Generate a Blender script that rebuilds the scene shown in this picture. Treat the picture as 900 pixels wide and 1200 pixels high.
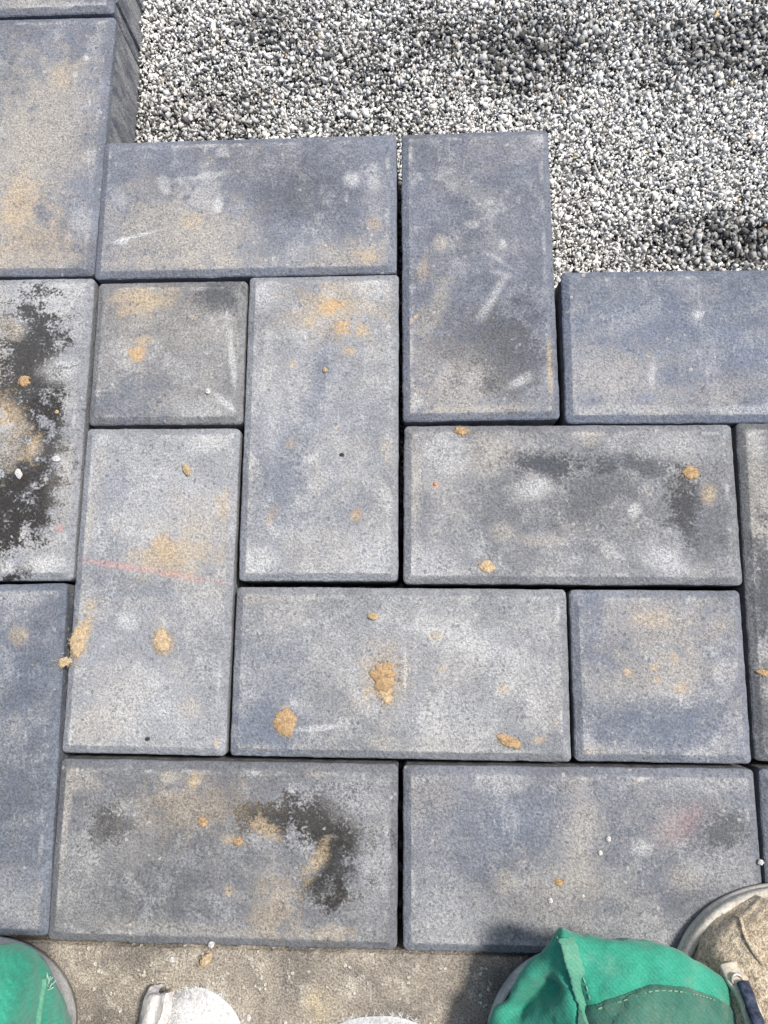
import bpy, bmesh, math, random
import numpy as np
from mathutils import Vector, Euler, noise as mn

# ------------------------------------------------------------------ camera, sky, sun, exposure
for o in list(bpy.data.objects): bpy.data.objects.remove(o)
S = bpy.context.scene
COL = S.collection
U = 0.10                                   # paving module: 200 x 100 mm pavers
FPX = 860.0                                # focal length in pixels of the 900 x 1200 photograph
CAM = np.array([2.1154, 1.7194, 4.4145]) * U
ROT = (0.164882, 0.047498, 0.005571)
cam_d = bpy.data.cameras.new('camera'); cam = bpy.data.objects.new('camera', cam_d); COL.objects.link(cam)
cam.location = CAM; cam.rotation_euler = ROT
cam_d.sensor_fit = 'VERTICAL'; cam_d.sensor_height = 36; cam_d.lens = FPX / 1200 * 36
cam_d.clip_start = 0.01; cam_d.clip_end = 500
S.camera = cam

SUN_EL, SUN_AZ = math.radians(60), math.radians(32)      # azimuth measured from +X towards +Y
sd = Vector((math.cos(SUN_EL) * math.cos(SUN_AZ), math.cos(SUN_EL) * math.sin(SUN_AZ), math.sin(SUN_EL)))
wd = bpy.data.worlds.new('World'); S.world = wd; wd.use_nodes = True
wn = wd.node_tree; bg = wn.nodes['Background']
sky = wn.nodes.new('ShaderNodeTexSky'); sky.sky_type = 'NISHITA'; sky.sun_disc = False
sky.sun_elevation = SUN_EL; sky.sun_rotation = math.pi / 2 - SUN_AZ
sky.dust_density = 3.0
wn.links.new(sky.outputs[0], bg.inputs[0]); bg.inputs[1].default_value = 0.13
sl = bpy.data.lights.new('sun', 'SUN'); sl.energy = 3.7; sl.angle = math.radians(8); sl.color = (1, .955, .89)
sun = bpy.data.objects.new('sun', sl); COL.objects.link(sun)
sun.rotation_euler = sd.to_track_quat('Z', 'Y').to_euler(); sun.location = sd * 5
S.view_settings.view_transform = 'Standard'; S.view_settings.look = 'None'
S.view_settings.gamma = 1; S.view_settings.exposure = 0.36

RNG = np.random.default_rng(7); random.seed(7)
_R = np.array(Euler(ROT, 'XYZ').to_matrix())
def W(px, py, z=0.0):
    """photo pixel -> point on the horizontal plane at height z (metres)"""
    d = _R @ np.array([(px - 450) / FPX, (600 - py) / FPX, -1.0])
    return CAM + d * ((z - CAM[2]) / d[2])
def mpp(px, py, z=0.0): return float(np.linalg.norm(W(px + 1, py, z) - W(px, py, z)))

# ------------------------------------------------------------------ helpers
def link(o, parent=None):
    COL.objects.link(o)
    if parent is not None: o.parent = parent
    return o
def mesh_obj(name, verts, faces, mat=None, parent=None, smooth=False):
    me = bpy.data.meshes.new(name); me.from_pydata([tuple(v) for v in verts], [], faces)
    if smooth: me.shade_smooth()
    if mat: me.materials.append(mat)
    return link(bpy.data.objects.new(name, me), parent)
def tag(o, label=None, cat=None, group=None, kind=None):
    if label: o['label'] = label
    if cat: o['category'] = cat
    if group: o['group'] = group
    if kind: o['kind'] = kind
    return o
def empty(name, loc):
    o = bpy.data.objects.new(name, None); o.empty_display_size = .02; o.location = loc; COL.objects.link(o); return o

class NT:
    """small wrapper for building node trees"""
    def __init__(s, tree): s.t = tree; s.n = tree.nodes; s.l = tree.links
    def set(s, sock, v):
        if isinstance(v, bpy.types.NodeSocket): s.l.new(v, sock)
        elif v is not None: sock.default_value = v
    def node(s, typ, **kw):
        n = s.n.new(typ)
        for k, v in kw.items(): setattr(n, k, v)
        return n
    def math(s, op, a, b=None, c=None, clamp=False):
        n = s.node('ShaderNodeMath', operation=op, use_clamp=clamp)
        s.set(n.inputs[0], a); s.set(n.inputs[1], b); s.set(n.inputs[2], c); return n.outputs[0]
    def vmath(s, op, a, b=None):
        n = s.node('ShaderNodeVectorMath', operation=op); s.set(n.inputs[0], a); s.set(n.inputs[1], b)
        return n.outputs['Value'] if op in ('LENGTH', 'DISTANCE', 'DOT_PRODUCT') else n.outputs[0]
    def noise(s, vec, scale, detail=3, rough=.55, dist=0.0, w=None):
        n = s.node('ShaderNodeTexNoise')
        if w is not None: n.noise_dimensions = '4D'; s.set(n.inputs['W'], w)
        s.set(n.inputs['Vector'], vec); n.inputs['Scale'].default_value = scale
        n.inputs['Detail'].default_value = detail; n.inputs['Roughness'].default_value = rough
        n.inputs['Distortion'].default_value = dist; return n.outputs[0]
    def voro(s, vec, scale, feature='F1', rnd=1.0, out='Distance'):
        n = s.node('ShaderNodeTexVoronoi', feature=feature); s.set(n.inputs['Vector'], vec)
        n.inputs['Scale'].default_value = scale; n.inputs['Randomness'].default_value = rnd; return n.outputs[out]
    def map(s, v, a, b, c=0.0, d=1.0, smooth=True):
        n = s.node('ShaderNodeMapRange', interpolation_type='SMOOTHSTEP' if smooth else 'LINEAR')
        s.set(n.inputs[0], v); s.set(n.inputs[1], a); s.set(n.inputs[2], b); s.set(n.inputs[3], c); s.set(n.inputs[4], d)
        return n.outputs[0]
    def mix(s, f, a, b, mode='MIX'):
        n = s.node('ShaderNodeMix', data_type='RGBA', blend_type=mode)
        s.set(n.inputs[0], f)
        s.set(n.inputs[6], a if not isinstance(a, tuple) else (*a[:3], 1)); s.set(n.inputs[7], b if not isinstance(b, tuple) else (*b[:3], 1))
        return n.outputs[2]
    def bump(s, h, strength=.5, dist=.001, normal=None):
        n = s.node('ShaderNodeBump'); n.inputs['Strength'].default_value = strength; n.inputs['Distance'].default_value = dist
        s.set(n.inputs['Height'], h)
        if normal is not None: s.set(n.inputs['Normal'], normal)
        return n.outputs[0]
def new_mat(name):
    m = bpy.data.materials.new(name); m.use_nodes = True
    t = NT(m.node_tree); p = t.n['Principled BSDF']; p.inputs['Specular IOR Level'].default_value = .25
    return m, t, p
def obj_coord(t): return t.node('ShaderNodeTexCoord').outputs['Object']

# ------------------------------------------------------------------ materials
def blob_group():
    g = bpy.data.node_groups.new('stain_mask', 'ShaderNodeTree')
    for nm in ('Vector',): g.interface.new_socket(nm, in_out='INPUT', socket_type='NodeSocketVector')
    for nm in ('CX', 'CY', 'RX', 'RY', 'Angle', 'Soft', 'NoiseA', 'NoiseB', 'AmtA', 'AmtB', 'Opacity'):
        g.interface.new_socket(nm, in_out='INPUT', socket_type='NodeSocketFloat')
    g.interface.new_socket('Mask', in_out='OUTPUT', socket_type='NodeSocketFloat')
    t = NT(g); i = t.node('NodeGroupInput').outputs; o = t.node('NodeGroupOutput')
    sx = t.node('ShaderNodeSeparateXYZ'); t.set(sx.inputs[0], i['Vector'])
    dx = t.math('SUBTRACT', sx.outputs[0], i['CX']); dy = t.math('SUBTRACT', sx.outputs[1], i['CY'])
    c = t.math('COSINE', i['Angle']); s = t.math('SINE', i['Angle'])
    rx = t.math('DIVIDE', t.math('ADD', t.math('MULTIPLY', dx, c), t.math('MULTIPLY', dy, s)), i['RX'])
    ry = t.math('DIVIDE', t.math('SUBTRACT', t.math('MULTIPLY', dy, c), t.math('MULTIPLY', dx, s)), i['RY'])
    d = t.math('SQRT', t.math('ADD', t.math('MULTIPLY', rx, rx), t.math('MULTIPLY', ry, ry)))
    d = t.math('ADD', d, t.math('MULTIPLY', t.math('SUBTRACT', i['NoiseA'], .5), i['AmtA']))
    d = t.math('ADD', d, t.math('MULTIPLY', t.math('SUBTRACT', i['NoiseB'], .5), i['AmtB']))
    m = t.map(d, t.math('ADD', 1.0, i['Soft']), t.math('SUBTRACT', 1.0, i['Soft']))
    t.set(o.inputs[0], t.math('MULTIPLY', m, i['Opacity']))
    return g
BLOB = blob_group()
PAL = dict(white=(.53, .53, .52), pale=(.365, .365, .36), beige=(.385, .352, .30), tan=(.42, .33, .215), sand=(.47, .31, .145),
           black=(.030, .028, .026), dark=(.062, .066, .075), pink=(.46, .25, .23), blue=(.115, .135, .175))

def paver_mat(name, hx, hy, base, var, dust, blobs, seed):
    """concrete paver: cast colour, cement haze, stains given in local metres, sand grain and pores"""
    m, t, p = new_mat(name); v = obj_coord(t)
    off = t.vmath('ADD', v, (seed * 1.37, seed * .71, 0.0))
    st = lambda x, lo=.34, hi=.66: t.map(x, lo, hi, 0, 1, False)        # stretch a noise to its full range
    rA = t.noise(off, 85, 6, .68); nA = t.node('ShaderNodeMapRange', clamp=False); t.set(nA.inputs[0], rA); nA.inputs[1].default_value = .36; nA.inputs[2].default_value = .64; nA = nA.outputs[0]
    rB = t.noise(off, 620, 2, .6); nB = t.node('ShaderNodeMapRange', clamp=False); t.set(nB.inputs[0], rB); nB.inputs[1].default_value = .34; nB.inputs[2].default_value = .66; nB = nB.outputs[0]
    nL = t.noise(off, 14, 4, .55); nM = t.noise(off, 30, 7, .66, .5)
    vc = t.node('ShaderNodeSeparateColor'); t.set(vc.inputs[0], t.voro(off, 1500, out='Color')); cell = vc.outputs[0]
    vd = t.node('ShaderNodeSeparateColor'); t.set(vd.inputs[0], t.voro(off, 620, out='Color')); cell2 = vd.outputs[1]
    grain = t.math('ADD', t.math('MULTIPLY', cell, .55), t.math('MULTIPLY', st(rB), .45))
    sx = t.node('ShaderNodeSeparateXYZ'); t.set(sx.inputs[0], v)
    e = t.math('MINIMUM', t.math('SUBTRACT', hx, t.math('ABSOLUTE', sx.outputs[0])), t.math('SUBTRACT', hy, t.math('ABSOLUTE', sx.outputs[1])))
    inner = t.map(t.math('ADD', e, t.math('MULTIPLY', t.math('SUBTRACT', nA, .5), .0022)), .0032, .0056)
    b2 = tuple(min(1, c * (1 + var)) for c in base); b1 = tuple(c * (1 - var) for c in base)
    col = t.mix(t.map(nL, .32, .68), b1, b2)
    # cement haze and trodden dust, held by the open grain of the face
    hz = t.map(t.math('ADD', nM, t.math('MULTIPLY', t.math('SUBTRACT', grain, .5), .07)), .42, .68)
    hz = t.math('MULTIPLY', t.math('MULTIPLY', hz, min(.95, dust * 1.25)), inner)
    col = t.mix(hz, col, (.350, .338, .315))
    n2 = t.noise(t.vmath('ADD', off, (5.1, 9.7, 0.0)), 44, 6, .68, .3)
    wz = t.map(t.math('ADD', n2, t.math('MULTIPLY', t.math('SUBTRACT', grain, .5), .08)), .50, .72)
    wz = t.math('MULTIPLY', wz, t.math('MULTIPLY', inner, .60 * min(1, .3 + dust)))
    col = t.mix(wz, col, (.46, .46, .455))
    tz = t.math('MULTIPLY', t.map(t.noise(t.vmath('ADD', off, (2.3, 4.1, 0.0)), 95, 4, .7), .655, .71), t.math('MULTIPLY', inner, .55))
    col = t.mix(tz, col, (.43, .335, .22))
    # scrapes and smears from trowels, boots and stacking
    sm = t.node('ShaderNodeMapping'); t.set(sm.inputs[0], off); sm.inputs['Rotation'].default_value = (0, 0, seed * 2.4); sm.inputs['Scale'].default_value = (1, .14, 1)
    sc = t.math('MULTIPLY', t.map(t.noise(sm.outputs[0], 190, 4, .7), .56, .70), t.map(n2, .44, .60))
    col = t.mix(t.math('MULTIPLY', t.math('MULTIPLY', sc, inner), .42), col, (.47, .465, .45))
    col = t.mix(1.0, col, t.mix(t.map(rA, .34, .66, 0, 1, False), (.84, .84, .85), (1.14, 1.14, 1.13)), 'MULTIPLY')
    # pale line where the face meets the chamfer
    ln = t.math('MULTIPLY', t.map(e, .0042, .0050), t.map(e, .0082, .0054))
    ln = t.math('MULTIPLY', ln, t.map(t.noise(t.vmath('ADD', off, (7.7, 1.9, 0.0)), 48, 5, .72), .47, .66, 0, .6))
    col = t.mix(ln, col, (.46, .455, .44))
    for k, (cx, cy, rx, ry, an, c, op, soft, aa, ab) in enumerate(blobs):
        g = t.node('ShaderNodeGroup'); g.node_tree = BLOB
        for nm, val in zip(('Vector', 'CX', 'CY', 'RX', 'RY', 'Angle', 'Soft', 'NoiseA', 'NoiseB', 'AmtA', 'AmtB'),
                           (v, cx, cy, rx, ry, an, min(.6, soft * 2) if c == 'black' else soft, nA, nB, aa * (1.05 if c in ('tan', 'sand', 'white', 'pale') else .9), ab * {'black': .75, 'tan': .9, 'sand': .9, 'pink': .8, 'white': .85, 'pale': .7}.get(c, .6))): t.set(g.inputs[nm], val)
        t.set(g.inputs['Opacity'], op * {'beige': .8, 'black': .93, 'white': .78}.get(c, 1))
        mk = g.outputs[0]
        if c in ('white', 'pale', 'beige', 'tan', 'pink'):
            mk = t.math('MULTIPLY', mk, t.map(t.math('ADD', t.math('MULTIPLY', grain, .6), t.math('MULTIPLY', st(rA), .4)), .12, .72, .38, 1.05))
            mk = t.math('MULTIPLY', mk, t.math('ADD', t.math('MULTIPLY', inner, .75), .25))
        col = t.mix(mk, col, PAL[c])
    # split and smeared flanks below the chamfer
    sz = t.node('ShaderNodeMapping'); t.set(sz.inputs[0], off); sz.inputs['Rotation'].default_value = (.5, .5, 0); sz.inputs['Scale'].default_value = (1, 1, .34)
    sn = t.noise(sz.outputs[0], 95, 5, .68); flank = t.map(sx.outputs[2], -.005, -.009)
    col = t.mix(flank, col, t.mix(t.map(sn, .36, .64), tuple(c * .72 for c in base), (.255, .257, .26)))
    # grain: each sand grain a little lighter or darker, a few open pores, bright quartz specks
    col = t.mix(1.0, col, t.mix(t.map(grain, .12, .88, 0, 1, False), (.70, .70, .71), (1.28, 1.28, 1.27)), 'MULTIPLY')
    pore = t.math('MULTIPLY', t.map(cell2, .93, .95), t.map(rA, .40, .60))
    col = t.mix(t.math('MULTIPLY', pore, .45), col, (.05, .052, .056))
    spk = t.math('MULTIPLY', t.map(cell2, .012, .006), t.map(nM, .45, .60))
    col = t.mix(t.math('MULTIPLY', spk, .5), col, (.52, .49, .44))
    t.set(p.inputs['Base Color'], col); p.inputs['Roughness'].default_value = .88
    h = t.math('ADD', t.math('MULTIPLY', grain, .9), t.math('MULTIPLY', rB, .8))
    h = t.math('SUBTRACT', h, t.math('MULTIPLY', pore, .5)); h = t.math('ADD', h, t.math('MULTIPLY', spk, .4))
    h = t.math('ADD', h, t.math('MULTIPLY', rA, 1.2))
    t.set(p.inputs['Normal'], t.bump(h, .6, .0007))
    return m

def gravel_mat():
    m, t, p = new_mat('gravel_chippings')
    a = t.node('ShaderNodeAttribute', attribute_name='tint'); pos = t.node('ShaderNodeNewGeometry').outputs['Position']
    n = t.noise(pos, 700, 3, .65)
    c = t.mix(1.0, a.outputs['Color'], t.mix(t.map(n, .25, .75), (.62, .62, .63), (1.3, 1.3, 1.28)), 'MULTIPLY')
    t.set(p.inputs['Base Color'], c); p.inputs['Roughness'].default_value = .8
    t.set(p.inputs['Normal'], t.bump(n, .4, .0006)); return m
def ground_mat():
    m, t, p = new_mat('gravel_ground'); pos = t.node('ShaderNodeNewGeometry').outputs['Position']
    vo = t.voro(pos, 190, out='Color'); d = t.voro(pos, 190)
    bw = t.node('ShaderNodeSeparateColor'); t.set(bw.inputs[0], vo)
    c = t.mix(t.map(bw.outputs[0], .2, .8), (.10, .10, .10), (.48, .475, .46))
    c = t.mix(t.map(d, .35, .75), c, (.03, .03, .03))
    t.set(p.inputs['Base Color'], c); p.inputs['Roughness'].default_value = .95
    t.set(p.inputs['Normal'], t.bump(t.math('SUBTRACT', 1.0, d), 1.0, .004)); return m
def slab_mat():
    m, t, p = new_mat('weathered_concrete'); v = obj_coord(t)
    nL = t.noise(v, 22, 5, .6, .4); nM = t.noise(v, 85, 4, .65); g = t.noise(v, 900, 2, .7)
    c = t.mix(t.map(nL, .3, .7), (.145, .130, .114), (.34, .30, .245))
    c = t.mix(t.map(nM, .52, .66, 0, .6), c, (.47, .43, .36)); c = t.mix(t.map(t.noise(v, 120, 4, .65, w=4.0), .54, .68, 0, .55), c, (.09, .088, .09))
    ag = t.voro(v, 260); sel = t.noise(v, 95, 2, .5, w=2.2)
    a = t.math('MULTIPLY', t.map(ag, .34, .22), t.map(sel, .50, .60))
    c = t.mix(t.math('MULTIPLY', a, .7), c, (.60, .56, .49))
    ys = t.math('MULTIPLY', t.map(t.vmath('LENGTH', t.vmath('SUBTRACT', v, tuple(W(373, 1183) - SLAB_O))), .013, .004), .8)
    c = t.mix(t.math('MULTIPLY', ys, t.map(nM, .3, .6)), c, (.52, .43, .27))
    c = t.mix(1.0, c, t.mix(t.map(g, .28, .72), (.55, .55, .55), (1.45, 1.44, 1.42)), 'MULTIPLY')
    t.set(p.inputs['Base Color'], c); p.inputs['Roughness'].default_value = .92
    h = t.math('ADD', t.math('ADD', g, t.math('MULTIPLY', a, .6)), t.math('MULTIPLY', nM, 1.2))
    t.set(p.inputs['Normal'], t.bump(h, .9, .0014)); return m
def sand_mat(name, c1, c2):
    m, t, p = new_mat(name); v = obj_coord(t); n = t.noise(v, 260, 4, .65); g = t.noise(v, 1300, 2, .6)
    c = t.mix(t.map(n, .3, .7), c1, c2); c = t.mix(1.0, c, t.mix(t.map(g, .3, .7), (.7, .7, .7), (1.3, 1.3, 1.3)), 'MULTIPLY')
    t.set(p.inputs['Base Color'], c); p.inputs['Roughness'].default_value = .95
    t.set(p.inputs['Normal'], t.bump(t.math('ADD', n, g), .8, .0008)); return m
def twill_mat(name, c1, c2, dust, dcol):
    m, t, p = new_mat(name); uv = t.node('ShaderNodeUVMap').outputs[0]; v = obj_coord(t)
    w = t.node('ShaderNodeTexWave', wave_type='BANDS', bands_direction='DIAGONAL'); t.set(w.inputs[0], uv); w.inputs['Scale'].default_value = 270
    w.inputs['Distortion'].default_value = 1.2; w.inputs['Detail'].default_value = 2; w.inputs['Detail Scale'].default_value = 3
    n = t.noise(v, 45, 5, .62); f = t.noise(v, 1100, 2, .7)
    c = t.mix(t.map(n, .3, .7), c1, c2)
    c = t.mix(t.math('MULTIPLY', t.map(t.noise(v, 70, 5, .65, w=1.7), .50, .78), dust), c, dcol)
    c = t.mix(1.0, c, t.mix(t.math('ADD', t.math('MULTIPLY', w.outputs['Fac'], .28), t.math('MULTIPLY', t.map(f, .3, .7), .72)), (.80, .81, .80), (1.20, 1.18, 1.18)), 'MULTIPLY')
    t.set(p.inputs['Base Color'], c); p.inputs['Roughness'].default_value = .9
    p.inputs['Sheen Weight'].default_value = .15; p.inputs['Sheen Roughness'].default_value = .5
    h = t.math('ADD', t.math('MULTIPLY', w.outputs['Fac'], .18), t.math('MULTIPLY', f, .8))
    t.set(p.inputs['Normal'], t.bump(h, .45, .0006)); return m
def rubber_mat(name, c1, c2, rough=.6, sc=60):
    m, t, p = new_mat(name); v = obj_coord(t); n = t.noise(v, sc, 5, .65); f = t.noise(v, 700, 2, .6)
    c = t.mix(t.map(n, .32, .68), c1, c2); c = t.mix(1.0, c, t.mix(t.map(f, .3, .7), (.82, .82, .82), (1.15, 1.15, 1.15)), 'MULTIPLY')
    t.set(p.inputs['Base Color'], c); p.inputs['Roughness'].default_value = rough
    t.set(p.inputs['Normal'], t.bump(t.math('ADD', n, f), .3, .0008)); return m
def suede_mat():
    m, t, p = new_mat('dusty_suede'); v = obj_coord(t); n = t.noise(v, 60, 5, .65, .8); f = t.noise(v, 950, 3, .75); s = t.noise(v, 300, 3, .7)
    c = t.mix(t.map(n, .3, .7), (.46, .365, .25), (.64, .54, .40)); c = t.mix(t.map(t.noise(v, 30, 4, .6, w=2.0), .5, .7, 0, .5), c, (.62, .56, .46))
    c = t.mix(1.0, c, t.mix(t.map(t.math('ADD', t.math('MULTIPLY', f, .6), t.math('MULTIPLY', s, .4)), .35, .65), (.42, .41, .39), (1.55, 1.54, 1.52)), 'MULTIPLY')
    t.set(p.inputs['Base Color'], c); p.inputs['Roughness'].default_value = .95; p.inputs['Sheen Weight'].default_value = .2
    t.set(p.inputs['Normal'], t.bump(t.math('ADD', t.math('ADD', f, s), t.math('MULTIPLY', n, 1.4)), .8, .0011)); return m
def plain_mat(name, c, rough=.6, metal=0.0):
    m, t, p = new_mat(name); n = t.noise(obj_coord(t), 400, 3, .6)
    t.set(p.inputs['Base Color'], t.mix(t.map(n, .3, .7), tuple(x * .75 for x in c), tuple(min(1, x * 1.2) for x in c)))
    p.inputs['Roughness'].default_value = rough; p.inputs['Metallic'].default_value = metal; return m

# ------------------------------------------------------------------ ground and pavement
g = mesh_obj('ground', [(-60, -60, -.0535), (60, -60, -.0535), (60, 60, -.0535), (-60, 60, -.0535)], [(0, 1, 2, 3)], ground_mat())
tag(g, kind='structure')
pavement = empty('pavement', (0.2, 0.25, 0)); tag(pavement, kind='structure')

def paver_mesh(hx, hy, rng, rough_edge=(0, 0, 0, 0), th=.06, ribs=None):
    """chamfered concrete block with slightly uneven arrises; edges in order -Y, +X, +Y, -X"""
    r = .0027; pts = []
    cs = [(hx - r, -hy + r, -90), (hx - r, hy - r, 0), (-hx + r, hy - r, 90), (-hx + r, -hy + r, 180)]
    segs = [('e0', (-hx + r, -hy), (hx - r, -hy)), ('e1', (hx, -hy + r), (hx, hy - r)), ('e2', (hx - r, hy), (-hx + r, hy)), ('e3', (-hx, hy - r), (-hx, -hy + r))]
    nrm = [(0, -1), (1, 0), (0, 1), (-1, 0)]; ctr = []
    for k, (_, a, b) in enumerate(segs):
        L = math.hypot(b[0] - a[0], b[1] - a[1]); n = max(3, int(L / (.0018 if rough_edge[k] > .5 else .0034)))
        for i in range(n):
            f = i / n; x = a[0] + (b[0] - a[0]) * f; y = a[1] + (b[1] - a[1]) * f
            pts.append((x, y, nrm[k], rough_edge[k]))
        c = cs[k]
        for j in range(4):
            an = math.radians(c[2] + 90 * j / 4); pts.append((c[0] + r * math.cos(an), c[1] + r * math.sin(an), (math.cos(an), math.sin(an)), rough_edge[k] * .5))
    N = len(pts); sd_ = rng.uniform(0, 100)
    rings = [(.0046, 0.0, .4), (.0007, -.0018, .8), (.0001, -.0025, 1.0), (.0, -.0040, 1.0), (.0004, -th, 1.0)]
    V = []
    for ins, z, w in rings:
        for (x, y, n, re) in pts:
            d = (mn.noise(Vector((x * 130 + sd_, y * 130, z * 90))) * .00028 + mn.noise(Vector((x * 35 + sd_, y * 35, 3))) * .0003) * w
            dz = mn.noise(Vector((x * 160, y * 160 + sd_, 5))) * .0002 * w
            if re and w >= .8:
                d += (abs(mn.noise(Vector((x * 420 + sd_, y * 420, 9)))) * .0016 + max(0, mn.noise(Vector((x * 170 + sd_, y * 170, 2)))) * .0013) * re * (1 if w == 1 else .4)
            ix = min(1, (hx - ins) / hx); iy = min(1, (hy - ins) / hy)
            V.append((x * ix + n[0] * d, y * iy + n[1] * d, z + (dz if z > -.01 else 0)))
    F = [tuple(range(N))]
    for k in range(len(rings) - 1):
        for i in range(N):
            j = (i + 1) % N; F.append((k * N + i, (k + 1) * N + i, (k + 1) * N + j, k * N + j))
    F.append(tuple(reversed(range((len(rings) - 1) * N, len(rings) * N))))
    for (y0, y1, dp) in ribs or []:                       # vertical spacer nibs on the +X side
        b = len(V); xo = hx - .0005
        for z in (-.004, -th): V += [(xo, y0, z), (xo + dp, y0 + .0008, z), (xo + dp, y1 - .0008, z), (xo, y1, z)]
        F += [(b, b + 1, b + 2, b + 3), (b + 4, b + 7, b + 6, b + 5)] + [(b + i, b + 4 + i, b + 4 + (i + 1) % 4, b + (i + 1) % 4) for i in range(4)]
    me = bpy.data.meshes.new('paver'); me.from_pydata(V, [], F)
    bm = bmesh.new(); bm.from_mesh(me); bmesh.ops.recalc_face_normals(bm, faces=bm.faces); bm.to_mesh(me); bm.free()
    sm = np.zeros(len(me.polygons), bool); me.polygons.foreach_set('use_smooth', sm)
    return me

def add_paver(quad, base, var, dust, stains, label=None, dz=0.0, rough=(.22, .22, .22, .22), nominal=None, ribs=None, tilt=(0, 0)):
    """quad: photo pixels TL, TR, BR, BL of the face (or nominal x0, x1, y0, y1 in modules)"""
    i = add_paver.n; add_paver.n += 1; rng = np.random.default_rng(100 + i)
    if quad is not None:
        q = [W(*c, -.0022)[:2] for c in quad]; c = sum(q) / 4
        ex = (q[1] - q[0] + q[2] - q[3]) / 2; ey = (q[0] - q[3] + q[1] - q[2]) / 2
        hx, hy = np.linalg.norm(ex) / 2, np.linalg.norm(ey) / 2
        rot = (math.atan2(ex[1], ex[0]) * hx + (math.atan2(ey[1], ey[0]) - math.pi / 2) * hy) / (hx + hy)
    else:
        x0, x1, y0, y1 = [k * U for k in nominal]; gq = .00125
        c = np.array([(x0 + x1) / 2, (y0 + y1) / 2]); hx, hy, rot = (x1 - x0) / 2 - gq, (y1 - y0) / 2 - gq, rng.uniform(-.002, .002)
    bl = []
    for s in stains:
        px, py, rx, ry, an, col, op = s[:7]; soft, aa, ab = (list(s[7:]) + [.45, 1.0, .7][len(s) - 7:])
        w = W(px, py)[:2] - c; k = mpp(px, py); cr, sr = math.cos(-rot), math.sin(-rot)
        bl.append((w[0] * cr - w[1] * sr, w[0] * sr + w[1] * cr, rx * k, ry * k, math.radians(-an) - rot, col, op, soft, aa, ab))
    me = paver_mesh(hx, hy, rng, rough, ribs=ribs)
    me.materials.append(paver_mat('paver_concrete', hx, hy, base, var, dust, bl, i * 3.3 + 1))
    o = link(bpy.data.objects.new('paver', me), pavement)
    o.location = (c[0] - pavement.location[0], c[1] - pavement.location[1], dz); o.rotation_euler = (tilt[0], tilt[1], rot)
    if label: o['label'] = label
    PAVERS.append((c, hx, hy, rot)); return o
add_paver.n = 0; PAVERS = []

BLU = (.142, .154, .183); LGT = (.228, .236, .250)
# left-hand straight column
add_paver(None, BLU, .15, .35, [(40, 3, 40, 14, 0, 'beige', .6), (90, 8, 30, 8, 0, 'white', .5)], None, nominal=(-1.0, -.02, 6.02, 8.0),
          ribs=[(-.088, -.072, .0022), (-.052, -.030, .0022), (.06, .076, .0022)])
add_paver(((-57, 23), (134.5, 22.5), (111, 323), (-92, 325)), BLU, .16, .25, [
    (60, 160, 42, 95, 8, 'beige', .85, .5, 1.2, .9), (15, 180, 30, 120, 0, 'beige', .75, .6, 1.3, .9), (30, 285, 60, 30, 0, 'tan', .5, .7, 1.5, 1),
    (22, 235, 22, 30, 0, 'tan', .7, .5, 1.2, .9), (40, 305, 50, 12, 0, 'beige', .6), (75, 90, 14, 20, 0, 'tan', .4), (110, 55, 10, 18, 10, 'pale', .5), (101, 68, 3, 3, 0, 'white', .9, .4, .3, .5), (88, 87, 3, 3, 0, 'white', .9, .4, .3, .5),
    (95, 265, 14, 20, 0, 'pale', .5)], 'blue-grey paver with long beige dust streaks beside the open gravel')
add_paver(((-92, 328), (112, 328), (84.5, 679.5), (-128, 681)), LGT, .14, .5, [
    (-10, 420, 30, 80, 0, 'beige', .7, .5, 1.2, .8), (60, 345, 60, 22, 0, 'white', .5, .6, 1, .8),
    (33, 430, 37, 84, 0, 'black', .97, .16, 1.3, .85), (25, 560, 38, 85, 5, 'black', .96, .18, 1.7, .9), (0, 600, 32, 60, 0, 'black', .95, .18, 1.5, .9), (48, 590, 12, 40, 0, 'black', .8, .25, 1.4, .8),
    (18, 385, 16, 12, 20, 'beige', .9, .4, 1.4, .9), (8, 490, 16, 20, 0, 'tan', .8, .5, 1.5, 1), (12, 525, 14, 30, 20, 'beige', .8, .5, 1.6, 1), (38, 525, 10, 14, 0, 'tan', .8, .5, 1.5, 1),
    (72, 432, 22, 14, -10, 'white', .65, .5, .9, .7), (85, 560, 20, 50, 0, 'beige', .4, .6, 1.3, .9), (58, 660, 26, 10, 0, 'white', .75, .5, .9, .8), (70, 620, 4, 4, 0, 'pink', .8), (5, 662, 12, 8, 0, 'white', .6)],
    'pale grey paver with a large black tar stain and tan dust')
add_paver(((-128, 685), (80.5, 686), (54, 1095.5), (-160, 1097)), (.128, .143, .172), .14, .2, [
    (30, 700, 28, 10, 0, 'pale', .6), (22, 745, 12, 10, 0, 'tan', .5), (15, 850, 12, 12, 0, 'pale', .5), (20, 950, 40, 90, 0, 'dark', .3, .8), (10, 1050, 30, 26, 0, 'pale', .3), (45, 1060, 8, 30, 0, 'beige', .3)],
    'clean dark blue-grey paver touching the concrete slab beside the green knee')
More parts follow.
